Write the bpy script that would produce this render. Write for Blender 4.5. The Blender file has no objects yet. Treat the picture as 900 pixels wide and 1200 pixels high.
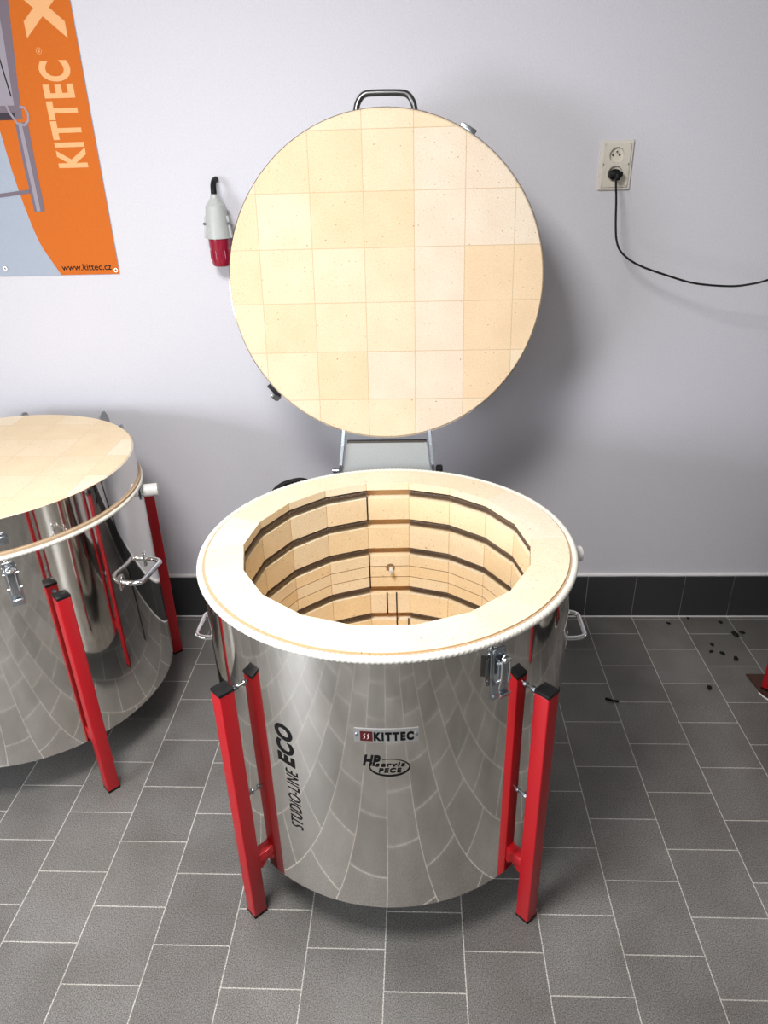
import bpy, bmesh, math, random
from mathutils import Vector, Matrix
random.seed(7)
PI = math.pi
COL = bpy.context.scene.collection

# ------------------------------------------------------------------ materials
def _new(name):
    m = bpy.data.materials.new(name); m.use_nodes = True
    nt = m.node_tree
    return m, nt, nt.nodes['Principled BSDF']

def simple(name, col, rough=.5, metal=0., bump=0., bscale=200., spec=.5, coat=0.):
    m, nt, b = _new(name)
    tc = nt.nodes.new('ShaderNodeTexCoord')
    nz = nt.nodes.new('ShaderNodeTexNoise'); nz.inputs['Scale'].default_value = bscale; nz.inputs['Detail'].default_value = 4
    nt.links.new(tc.outputs['Object'], nz.inputs['Vector'])
    mx = nt.nodes.new('ShaderNodeMix'); mx.data_type = 'RGBA'
    mx.inputs[6].default_value = (*[c * .9 for c in col], 1); mx.inputs[7].default_value = (*[min(1, c * 1.08) for c in col], 1)
    nt.links.new(nz.outputs['Fac'], mx.inputs[0]); nt.links.new(mx.outputs[2], b.inputs['Base Color'])
    b.inputs['Roughness'].default_value = rough; b.inputs['Metallic'].default_value = metal
    b.inputs['Specular IOR Level'].default_value = spec; b.inputs['Coat Weight'].default_value = coat
    b.inputs['Coat Roughness'].default_value = .08
    if bump:
        bp = nt.nodes.new('ShaderNodeBump'); bp.inputs['Strength'].default_value = bump; bp.inputs['Distance'].default_value = .002
        nt.links.new(nz.outputs['Fac'], bp.inputs['Height']); nt.links.new(bp.outputs[0], b.inputs['Normal'])
    return m

def brick_material():
    m, nt, b = _new('insulating_firebrick')
    N = nt.nodes; L = nt.links
    at = N.new('ShaderNodeAttribute'); at.attribute_name = 'tint'
    tc = N.new('ShaderNodeTexCoord')
    fine = N.new('ShaderNodeTexNoise'); fine.inputs['Scale'].default_value = 260; fine.inputs['Detail'].default_value = 5
    big = N.new('ShaderNodeTexNoise'); big.inputs['Scale'].default_value = 9; big.inputs['Detail'].default_value = 5
    sp = N.new('ShaderNodeTexNoise'); sp.inputs['Scale'].default_value = 150; sp.inputs['Detail'].default_value = 2
    for n in (fine, big, sp): L.new(tc.outputs['Object'], n.inputs['Vector'])
    r1 = N.new('ShaderNodeValToRGB'); r1.color_ramp.elements[0].position = .25; r1.color_ramp.elements[0].color = (.95, .92, .88, 1)
    r1.color_ramp.elements[1].position = .7; r1.color_ramp.elements[1].color = (1.02, 1.02, 1.02, 1)
    L.new(big.outputs['Fac'], r1.inputs[0])
    r2 = N.new('ShaderNodeValToRGB'); r2.color_ramp.elements[0].position = .3; r2.color_ramp.elements[0].color = (.90, .87, .82, 1)
    r2.color_ramp.elements[1].position = .62; r2.color_ramp.elements[1].color = (1, 1, 1, 1)
    L.new(fine.outputs['Fac'], r2.inputs[0])
    r3 = N.new('ShaderNodeValToRGB'); r3.color_ramp.elements[0].position = .26; r3.color_ramp.elements[0].color = (.55, .42, .30, 1)
    r3.color_ramp.elements[1].position = .315; r3.color_ramp.elements[1].color = (1, 1, 1, 1)
    L.new(sp.outputs['Fac'], r3.inputs[0])
    prev = at.outputs['Color']
    for r in (r1, r2, r3):
        mx = N.new('ShaderNodeMix'); mx.data_type = 'RGBA'; mx.blend_type = 'MULTIPLY'; mx.inputs[0].default_value = 1
        L.new(prev, mx.inputs[6]); L.new(r.outputs[0], mx.inputs[7]); prev = mx.outputs[2]
    L.new(prev, b.inputs['Base Color'])
    b.inputs['Roughness'].default_value = .9; b.inputs['Specular IOR Level'].default_value = .15
    bp = N.new('ShaderNodeBump'); bp.inputs['Strength'].default_value = .5; bp.inputs['Distance'].default_value = .0015
    ad = N.new('ShaderNodeMath'); ad.operation = 'ADD'
    L.new(fine.outputs['Fac'], ad.inputs[0]); L.new(r3.outputs[0], ad.inputs[1]); L.new(ad.outputs[0], bp.inputs['Height'])
    L.new(bp.outputs[0], b.inputs['Normal'])
    return m

def steel_material():
    m, nt, b = _new('polished_stainless_sheet')
    N = nt.nodes; L = nt.links
    b.inputs['Metallic'].default_value = 1; b.inputs['Base Color'].default_value = (.82, .79, .745, 1)
    tc = N.new('ShaderNodeTexCoord')
    mp = N.new('ShaderNodeMapping'); mp.inputs['Scale'].default_value = (2.2, 2.2, 1.4)
    nz = N.new('ShaderNodeTexNoise'); nz.inputs['Scale'].default_value = 2.4; nz.inputs['Detail'].default_value = 1
    L.new(tc.outputs['Object'], mp.inputs[0]); L.new(mp.outputs[0], nz.inputs['Vector'])
    bp = N.new('ShaderNodeBump'); bp.inputs['Strength'].default_value = .22; bp.inputs['Distance'].default_value = .006
    L.new(nz.outputs['Fac'], bp.inputs['Height']); L.new(bp.outputs[0], b.inputs['Normal'])
    n2 = N.new('ShaderNodeTexNoise'); n2.inputs['Scale'].default_value = 60; n2.inputs['Detail'].default_value = 6
    L.new(tc.outputs['Object'], n2.inputs['Vector'])
    mr = N.new('ShaderNodeMapRange'); mr.inputs['To Min'].default_value = .03; mr.inputs['To Max'].default_value = .085
    L.new(n2.outputs['Fac'], mr.inputs['Value']); L.new(mr.outputs[0], b.inputs['Roughness'])
    return m

def floor_material():
    m, nt, b = _new('grey_stone_tile')
    N = nt.nodes; L = nt.links
    geo = N.new('ShaderNodeNewGeometry'); sep = N.new('ShaderNodeSeparateXYZ'); L.new(geo.outputs['Position'], sep.inputs[0])
    u = N.new('ShaderNodeMath'); u.operation = 'MULTIPLY_ADD'; u.inputs[1].default_value = -1; u.inputs[2].default_value = -.0319 + .10355
    L.new(sep.outputs['Y'], u.inputs[0])
    v = N.new('ShaderNodeMath'); v.operation = 'SUBTRACT'; v.inputs[1].default_value = .4053; L.new(sep.outputs['X'], v.inputs[0])
    cb = N.new('ShaderNodeCombineXYZ'); L.new(u.outputs[0], cb.inputs['X']); L.new(v.outputs[0], cb.inputs['Y'])
    br = N.new('ShaderNodeTexBrick')
    br.inputs['Scale'].default_value = 1; br.inputs['Brick Width'].default_value = .2071; br.inputs['Row Height'].default_value = .2
    br.inputs['Mortar Size'].default_value = .0017; br.inputs['Mortar Smooth'].default_value = .25; br.offset = .5; br.offset_frequency = 2
    br.inputs['Bias'].default_value = 0
    br.inputs['Color1'].default_value = (.125, .121, .115, 1); br.inputs['Color2'].default_value = (.165, .160, .152, 1)
    br.inputs['Mortar'].default_value = (.44, .43, .40, 1)
    L.new(cb.outputs[0], br.inputs['Vector'])
    fine = N.new('ShaderNodeTexNoise'); fine.inputs['Scale'].default_value = 330; fine.inputs['Detail'].default_value = 3
    big = N.new('ShaderNodeTexNoise'); big.inputs['Scale'].default_value = 6; big.inputs['Detail'].default_value = 6
    for n in (fine, big): L.new(geo.outputs['Position'], n.inputs['Vector'])
    r1 = N.new('ShaderNodeValToRGB'); r1.color_ramp.elements[0].position = .3; r1.color_ramp.elements[0].color = (.35, .35, .35, 1)
    r1.color_ramp.elements[1].position = .7; r1.color_ramp.elements[1].color = (1.75, 1.75, 1.75, 1); L.new(fine.outputs['Fac'], r1.inputs[0])
    r2 = N.new('ShaderNodeValToRGB'); r2.color_ramp.elements[0].position = .3; r2.color_ramp.elements[0].color = (.82, .80, .77, 1)
    r2.color_ramp.elements[1].position = .7; r2.color_ramp.elements[1].color = (1.1, 1.1, 1.1, 1); L.new(big.outputs['Fac'], r2.inputs[0])
    prev = br.outputs['Color']
    for r in (r1, r2):
        mx = N.new('ShaderNodeMix'); mx.data_type = 'RGBA'; mx.blend_type = 'MULTIPLY'; mx.inputs[0].default_value = 1
        L.new(prev, mx.inputs[6]); L.new(r.outputs[0], mx.inputs[7]); prev = mx.outputs[2]
    L.new(prev, b.inputs['Base Color']); b.inputs['Roughness'].default_value = .42; b.inputs['Specular IOR Level'].default_value = .5
    bp = N.new('ShaderNodeBump'); bp.inputs['Strength'].default_value = .35; bp.inputs['Distance'].default_value = .0012
    sb = N.new('ShaderNodeMath'); sb.operation = 'MULTIPLY_ADD'; sb.inputs[1].default_value = -1.6
    L.new(br.outputs['Fac'], sb.inputs[0]); L.new(fine.outputs['Fac'], sb.inputs[2]); L.new(sb.outputs[0], bp.inputs['Height'])
    L.new(bp.outputs[0], b.inputs['Normal'])
    return m

M = dict(
    brick=brick_material(), steel=steel_material(), floor=floor_material(),
    wall=simple('white_painted_plaster', (.655, .65, .70), .75, bump=.35, bscale=170, spec=.3),
    wall_plain=simple('pale_room_paint', (.30, .29, .28), .8),
    ceiling=simple('white_ceiling_paint', (.55, .55, .55), .8),
    skirt=simple('dark_skirting_tile', (.040, .040, .042), .35, bump=.2, bscale=300),
    grout=simple('pale_grout', (.42, .42, .41), .8),
    plaster=simple('white_plaster_bead', (.80, .79, .80), .7),
    red=simple('red_powder_coat', (.44, .004, .010), .42, bump=.12, bscale=420, coat=.1),
    black=simple('black_plastic', (.006, .006, .007), .5, bump=.2, bscale=260, spec=.3),
    rubber=simple('black_rubber', (.006, .006, .006), .6, spec=.25),
    chrome=simple('bright_chrome', (.80, .80, .80), .12, 1.),
    zinc=simple('zinc_plated_steel', (.50, .54, .58), .25, 1.),
    darksteel=simple('dark_formed_steel', (.16, .16, .16), .3, 1.),
    grey_sheet=simple('grey_painted_sheet', (.32, .34, .34), .45),
    rope=simple('white_fibre_rope', (.86, .84, .76), .9, bump=.6, bscale=500),
    seamfill=simple('tan_felt_seal', (.55, .40, .26), .9),
    coil=simple('dark_resistance_wire', (.26, .20, .155), .35, .7), slot=simple('dark_slot', (.02, .012, .008), .9),
    print_black=simple('black_print', (.008, .008, .008), .6, spec=.12),
    plate=simple('brushed_nameplate', (.62, .62, .63), .3, .8),
    dark_red=simple('dark_red_print', (.085, .003, .006), .4),
    white_print=simple('pale_print', (.75, .6, .6), .5),
    under=simple('black_underside_paint', (.02, .02, .02), .7),
    white_ceramic=simple('white_ceramic', (.75, .74, .72), .35),
    socket=simple('ivory_plastic', (.68, .64, .56), .4),
    socket_frame=simple('cream_plastic_frame', (.70, .66, .60), .4),
    dark_hole=simple('dark_socket_hole', (.02, .018, .015), .7),
    brass=simple('worn_nickel', (.5, .45, .35), .3, 1.),
    plug_grey=simple('grey_plug_plastic', (.46, .48, .47), .35),
    plug_red=simple('crimson_plug_plastic', (.28, .006, .03), .25, coat=.3),
    poster=simple('poster_pale_grey', (.38, .43, .52), .6, spec=.12),
    orange=simple('poster_orange', (.60, .145, .018), .6, spec=.12),
    peach=simple('poster_peach', (.82, .44, .20), .6, spec=.12),
    p_mauve=simple('poster_mauve_grey', (.19, .155, .19), .6, spec=.12),
    p_light=simple('poster_light_grey', (.33, .30, .35), .6, spec=.12),
    p_dark=simple('poster_dark_grey', (.055, .045, .06), .6, spec=.12),
    p_black=simple('poster_black', (.012, .008, .008), .6, spec=.12),
    brownplate=simple('brown_base_board', (.06, .022, .014), .6, bump=.3),
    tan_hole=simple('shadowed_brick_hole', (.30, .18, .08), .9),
)

# ------------------------------------------------------------------ mesh helpers
def link(name, bm, mat, parent=None, smooth=False, recalc=True, at=None):
    if recalc: bmesh.ops.recalc_face_normals(bm, faces=bm.faces)
    me = bpy.data.meshes.new(name); bm.to_mesh(me); bm.free()
    for mm in (mat if isinstance(mat, (list, tuple)) else [mat]): me.materials.append(mm)
    if smooth:
        for p in me.polygons: p.use_smooth = True
        if smooth == 'auto':
            me.set_sharp_from_angle(angle=math.radians(35))
    o = bpy.data.objects.new(name, me); COL.objects.link(o)
    if parent: o.parent = parent
    if at: o.location = at
    return o

def empty(name, loc, label, cat, group=None):
    o = bpy.data.objects.new(name, None); COL.objects.link(o); o.location = loc; o.empty_display_size = .05
    return tag(o, label, cat, group)

def tag(o, label, cat, group=None):
    o['label'] = label; o['category'] = cat
    if group: o['group'] = group
    return o

def structure(o): o['kind'] = 'structure'; return o

def add_box(bm, size, mat=None, bevel=0., seg=2):
    """box of size (sx,sy,sz) placed by a matrix"""
    T = mat or Matrix()
    r = bmesh.ops.create_cube(bm, size=1, matrix=T @ Matrix.Diagonal((*size, 1)))
    if bevel:
        es = list({e for v in r['verts'] for e in v.link_edges})
        bmesh.ops.bevel(bm, geom=es, offset=bevel, segments=seg, affect='EDGES', profile=.5)
    return bm

def TR(x, y, z, rz=0, rx=0, ry=0):
    return Matrix.Translation((x, y, z)) @ Matrix.Rotation(rz, 4, 'Z') @ Matrix.Rotation(ry, 4, 'Y') @ Matrix.Rotation(rx, 4, 'X')

def box(size, mat=None, bevel=0., seg=2):
    return add_box(bmesh.new(), size, mat, bevel, seg)

def add_cyl(bm, r, h, mat=None, seg=24, r2=None, bevel=0):
    """cylinder along local Z centred"""
    g = bmesh.ops.create_cone(bm, cap_ends=True, segments=seg, radius1=r, radius2=r if r2 is None else r2, depth=h, matrix=mat or Matrix())
    if bevel:
        es = [e for e in {e for v in g['verts'] for e in v.link_edges} if any(len(f.verts) > 4 for f in e.link_faces)]
        bmesh.ops.bevel(bm, geom=es, offset=bevel, segments=2, affect='EDGES')
    return bm

def add_tube(bm, pts, r, seg=12, closed=False, caps=True, rfun=None):
    pts = [Vector(p) for p in pts]; n = len(pts); rings = []
    up = None
    for i, p in enumerate(pts):
        if closed: t = pts[(i + 1) % n] - pts[i - 1]
        else: t = pts[min(i + 1, n - 1)] - pts[max(i - 1, 0)]
        t.normalize()
        if up is None:
            up = Vector((0, 0, 1)) if abs(t.z) < .9 else Vector((0, 1, 0))
        a = up - t * up.dot(t); a.normalize(); b = t.cross(a); up = a
        ring = []
        for k in range(seg):
            th = 2 * PI * k / seg; rr = r if rfun is None else rfun(i, th)
            ring.append(bm.verts.new(p + (a * math.cos(th) + b * math.sin(th)) * rr))
        rings.append(ring)
    m = n if closed else n - 1
    for i in range(m):
        A = rings[i]; B = rings[(i + 1) % n]
        for k in range(seg):
            bm.faces.new((A[k], A[(k + 1) % seg], B[(k + 1) % seg], B[k]))
    if caps and not closed:
        bm.faces.new(rings[0]); bm.faces.new(rings[-1])
    return bm

def smooth_path(pts, rad=.3, n=5, closed=False):
    """Chaikin-like corner rounding"""
    pts = [Vector(p) for p in pts]
    for _ in range(n):
        out = [pts[0]] if not closed else []
        for a, b in zip(pts, pts[1:] + (pts[:1] if closed else [])):
            out += [a.lerp(b, .25), a.lerp(b, .75)]
        if not closed: out.append(pts[-1])
        pts = out
    return pts

def catmull(P, n=10):
    P = [Vector(p) for p in P]; Q = [P[0] * 2 - P[1]] + P + [P[-1] * 2 - P[-2]]; out = []
    for i in range(1, len(Q) - 2):
        a, b, c, d = Q[i - 1:i + 3]
        for k in range(n):
            t = k / n
            out.append(.5 * ((2 * b) + (c - a) * t + (2 * a - 5 * b + 4 * c - d) * t * t + (3 * b - a - 3 * c + d) * t ** 3))
    out.append(P[-1]); return out

def add_lathe(bm, prof, seg=64, centre=(0, 0), closed=False):
    rings = []
    for r, z in prof:
        rings.append([bm.verts.new((centre[0] + r * math.cos(2 * PI * k / seg), centre[1] + r * math.sin(2 * PI * k / seg), z)) for k in range(seg)] if r > 1e-6
                     else [bm.verts.new((centre[0], centre[1], z))])
    pr = list(zip(rings, rings[1:])) + ([(rings[-1], rings[0])] if closed else [])
    for A, B in pr:
        for k in range(seg):
            k2 = (k + 1) % seg
            if len(A) == 1 and len(B) == 1: continue
            if len(A) == 1: bm.faces.new((A[0], B[k2], B[k]))
            elif len(B) == 1: bm.faces.new((A[k], A[k2], B[0]))
            else: bm.faces.new((A[k], A[k2], B[k2], B[k]))
    return bm

def add_prism(bm, poly, z0, z1, mat=None):
    T = mat or Matrix()
    a = [bm.verts.new(T @ Vector((x, y, z0))) for x, y in poly]; b = [bm.verts.new(T @ Vector((x, y, z1))) for x, y in poly]
    n = len(poly)
    bm.faces.new(a[::-1]); bm.faces.new(b)
    for i in range(n): bm.faces.new((a[i], a[(i + 1) % n], b[(i + 1) % n], b[i]))
    return bm

def text_mesh(txt, w, h, bold=0., shear=0., spacing=1.):
    """2D text mesh data normalised to a w x h box centred on the origin: (verts, faces)"""
    cu = bpy.data.curves.new('lettering', 'FONT'); cu.body = txt; cu.size = 1; cu.offset = bold; cu.shear = shear
    cu.space_character = spacing; cu.resolution_u = 6
    o = bpy.data.objects.new('lettering_source', cu); COL.objects.link(o)
    dg = bpy.context.evaluated_depsgraph_get()
    me = bpy.data.meshes.new_from_object(o.evaluated_get(dg))
    V = [v.co.copy() for v in me.vertices]; F = [list(p.vertices) for p in me.polygons]
    bpy.data.objects.remove(o); bpy.data.curves.remove(cu); bpy.data.meshes.remove(me)
    x0 = min(v.x for v in V); x1 = max(v.x for v in V); y0 = min(v.y for v in V); y1 = max(v.y for v in V)
    return [((v.x - (x0 + x1) / 2) / (x1 - x0) * w, (v.y - (y0 + y1) / 2) / (y1 - y0) * h) for v in V], F

def flat(V, F, fn):
    bm = bmesh.new(); vs = [bm.verts.new(fn(*v)) for v in V]
    for f in F:
        try: bm.faces.new([vs[i] for i in f])
        except ValueError: pass
    return bm

# ------------------------------------------------------------------ colour (per brick) helper
CREAM = [(.99, .84, .60), (.98, .85, .63), (.98, .82, .57), (.99, .87, .67), (.97, .80, .54)]
SEAM = (.62, .45, .27)
def paint(bm, fn):
    la = bm.loops.layers.float_color.get('tint') or bm.loops.layers.float_color.new('tint')
    for f in bm.faces:
        c = fn(f)
        for l in f.loops: l[la] = (*c, 1)

def brick_disc(R, th, xs, ys, tints, z0=0., seam=(.80, .62, .42)):
    """disc slab cut into square bricks; face at z0, body below it"""
    bm = bmesh.new(); N = 160
    bev = .004
    rings = []
    for r, z in ((R - bev, z0), (R, z0 - bev), (R, z0 - th)):
        rings.append([bm.verts.new((r * math.cos(2 * PI * k / N), r * math.sin(2 * PI * k / N), z)) for k in range(N)])
    bm.faces.new(rings[0]); bm.faces.new(rings[2][::-1])
    for A, B in zip(rings, rings[1:]):
        for k in range(N): bm.faces.new((A[k], B[k], B[(k + 1) % N], A[(k + 1) % N]))
    w = .0011
    for x in xs:
        for s in (-w, w):
            g = [f for f in bm.faces] + list(bm.edges) + list(bm.verts)
            bmesh.ops.bisect_plane(bm, geom=g, plane_co=(x + s, 0, 0), plane_no=(1, 0, 0))
    for y in ys:
        for s in (-w, w):
            g = [f for f in bm.faces] + list(bm.edges) + list(bm.verts)
            bmesh.ops.bisect_plane(bm, geom=g, plane_co=(0, y + s, 0), plane_no=(0, 1, 0))
    def col(f):
        c = f.calc_center_median()
        if any(abs(c.x - x) < w for x in xs) or any(abs(c.y - y) < w for y in ys): return seam
        i = sum(c.x > x for x in xs); j = sum(c.y < y for y in ys)
        return tints(i, j)
    paint(bm, col)
    return bm

# ------------------------------------------------------------------ room
def room():
    x0, x1, y0, H = -3.0, 2.4, -5.2, 2.8
    structure(link('floor', box((x1 - x0 + .2, -y0 + .2, .1), TR((x0 + x1) / 2, y0 / 2, -.05)), M['floor']))
    structure(link('wall_back', box((x1 - x0 + .2, .1, H), TR((x0 + x1) / 2, .05, H / 2)), M['wall']))
    structure(link('wall_left', box((.1, -y0, H), TR(x0 - .05, y0 / 2, H / 2)), M['wall_plain']))
    structure(link('wall_right', box((.1, -y0, H), TR(x1 + .05, y0 / 2, H / 2)), M['wall_plain']))
    structure(link('wall_front', box((x1 - x0 + .2, .1, H), TR((x0 + x1) / 2, y0 - .05, H / 2)), M['wall_plain']))
    structure(link('ceiling', box((x1 - x0 + .2, -y0 + .2, .1), TR((x0 + x1) / 2, y0 / 2, H + .05)), M['ceiling']))
    # skirting tiles (one tiled skirting, joints line up with the floor columns)
    bm = bmesh.new(); k0 = math.floor((x0 - .4053) / .2) + 1
    k1 = math.floor((x1 - .4053) / .2)
    for k in range(k0, k1):
        a = .4053 + .2 * k
        add_box(bm, (.1972, .009, .194), TR(a + .1, -.0065, .1005), bevel=.0012, seg=1)
    structure(link('baseboard_back', bm, M['skirt']))
    structure(link('trim_1', box((x1 - x0, .007, .1965), TR((x0 + x1) / 2, -.0035, .098)), M['grout']))
    structure(link('trim_3', box((x1 - x0, .005, .0035), TR((x0 + x1) / 2, -.0128, .0018)), M['plaster']))
    bm = bmesh.new()
    add_tube(bm, [(x0 + (x1 - x0) * i / 60, -.002, .2035 + random.uniform(-.001, .001)) for i in range(61)], .0085, seg=10)
    structure(link('trim_2', bm, M['plaster'], smooth=True))
room()

# ------------------------------------------------------------------ kiln
def handle_bm(w, out, r, foot=True, flatbar=False):
    """D handle: feet along local X, sticking out along local -Y"""
    bm = bmesh.new(); h = w / 2
    P = [(-h, 0, 0), (-h, -out * .55, 0), (-h * .82, -out, 0), (-h * .5, -out, 0), (h * .5, -out, 0), (h * .82, -out, 0), (h, -out * .55, 0), (h, 0, 0)]
    P = smooth_path(P, n=3)
    add_tube(bm, P, r, seg=14)
    return bm

def make_leg(parent, ang, rad, htop, gap, zb):
    """square tube leg; local frame: x radial"""
    c, s = math.cos(ang), math.sin(ang)
    def T(dr, z, dt=0): return TR(rad * c + dr * c - dt * s, rad * s + dr * s + dt * c, z, ang)
    w = .039
    leg = link('leg', box((w, w, htop - .012), T(0, (htop - .012) / 2 + .004), bevel=.0035, seg=3), M['red'], parent, smooth='auto')
    bm = box((w + .001, w + .001, .009), T(0, htop - .0055), bevel=.002)
    link('cap', bm, M['black'], leg, smooth='auto')
    link('foot_pad', box((w + .001, w + .001, .010), T(0, .005), bevel=.002), M['rubber'], leg, smooth='auto')
    # bracket: short square tube welded to the lower edge of the body
    L = gap + .03
    bm = box((L, w * .8, .034), T(-w / 2 - L / 2 + .002, zb + .023), bevel=.003, seg=2)
    add_box(bm, (.022, w * .8, .02), T(-w / 2 - .007, zb + .004) @ Matrix.Rotation(.8, 4, 'Y'), bevel=.002)
    link('bracket', bm, M['red'], leg, smooth='auto')
    for z in (htop - .020, htop * .545):
        bm = bmesh.new(); X = Matrix.Rotation(PI / 2, 4, 'Y')
        add_cyl(bm, .0032, gap + .006, T(-w / 2 - gap / 2, z) @ X, seg=10)
        add_cyl(bm, .0068, .006, T(-w / 2 - gap * .45, z) @ X, seg=6)
        add_cyl(bm, .0075, .002, T(-w / 2 - gap * .45 - .005, z) @ X, seg=14)
        link('spacer_bolt', bm, M['zinc'], leg)
    return leg

def make_handle(parent, ang, R, z, width=.12, out=.05, r=.0062):
    T = TR(R * math.cos(ang), R * math.sin(ang), z, ang + PI / 2)
    bm = handle_bm(width, out, r)
    bm.transform(T)
    h = link('handle', bm, M['chrome'], parent, smooth=True)
    for sx in (-1, 1):
        bm = bmesh.new()
        a2 = ang + sx * (width / 2) / R
        add_box(bm, (.020, .004, .052), TR((R + .002) * math.cos(a2), (R + .002) * math.sin(a2), z, a2 + PI / 2), bevel=.0015)
        for dz in (-.017, .017):
            add_cyl(bm, .0036, .003, TR((R + .005) * math.cos(a2), (R + .005) * math.sin(a2), z + dz, a2) @ Matrix.Rotation(PI / 2, 4, 'Y'), seg=10)
        link('handle_foot', bm, M['chrome'], h, smooth='auto')
    return h

def make_latch(parent, ang, R, ztop, hang=True):
    """over-centre toggle latch riveted to the sheet: base plate, body, lever, bail"""
    def T(o, t, z): # outward, tangential, height
        return TR((R + o) * math.cos(ang) - t * math.sin(ang), (R + o) * math.sin(ang) + t * math.cos(ang), z, ang + PI / 2)
    bm = box((.034, .003, .135), T(.0015, 0, ztop - .072), bevel=.001)
    for sx in (-1, 1):
        add_box(bm, (.003, .020, .060), T(.011, sx * .014, ztop - .050), bevel=.001)
        add_cyl(bm, .0035, .004, T(.005, sx * .010, ztop - .128) @ Matrix.Rotation(PI / 2, 4, 'X'), seg=10)
    la = link('latch', bm, M['zinc'], parent, smooth='auto')
    bm = box((.022, .004, .085), T(.022, 0, ztop - .067), bevel=.0015)
    add_box(bm, (.028, .004, .016), T(.026, 0, ztop - .112) @ Matrix.Rotation(.5, 4, 'X'), bevel=.0015)
    add_cyl(bm, .004, .040, T(.018, 0, ztop - .030) @ Matrix.Rotation(PI / 2, 4, 'Y'), seg=12)
    add_cyl(bm, .004, .038, T(.020, 0, ztop - .075) @ Matrix.Rotation(PI / 2, 4, 'Y'), seg=12)
    link('latch_lever', bm, M['zinc'], la, smooth='auto')
    bm = bmesh.new()
    W = lambda o, t, z: T(o, t, z).translation
    P = [W(.02, -.010, ztop - .095), W(.027, -.010, ztop - .05), W(.024, -.010, ztop - .008), W(.024, .010, ztop - .008), W(.027, .010, ztop - .05), W(.02, .010, ztop - .095)]
    add_tube(bm, smooth_path(P, n=2), .0026, seg=8)
    add_cyl(bm, .0055, .018, T(.026, 0, ztop - .020) @ Matrix.Rotation(PI / 2, 4, 'Y'), seg=12)
    link('latch_bail', bm, M['chrome'], la, smooth=True)
    # side wing plate left of the latch (bent tab)
    if hang:
        bm = box((.020, .003, .055), T(.004, -.030, ztop - .045) @ Matrix.Rotation(.5, 4, 'Z'), bevel=.001)
        link('latch_tab', bm, M['darksteel'], la, smooth='auto')
    return la

def rope_bm(R, z, r):
    N = 900; n = 10; bm = bmesh.new()
    tw = 250
    pts = [(R * math.cos(2 * PI * i / N), R * math.sin(2 * PI * i / N), z) for i in range(N)]
    def rf(i, th): return r * (1 + .12 * math.sin(2 * th + 2 * PI * tw * i / N))
    return add_tube(bm, pts, r, seg=n, closed=True, rfun=rf)

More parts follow.
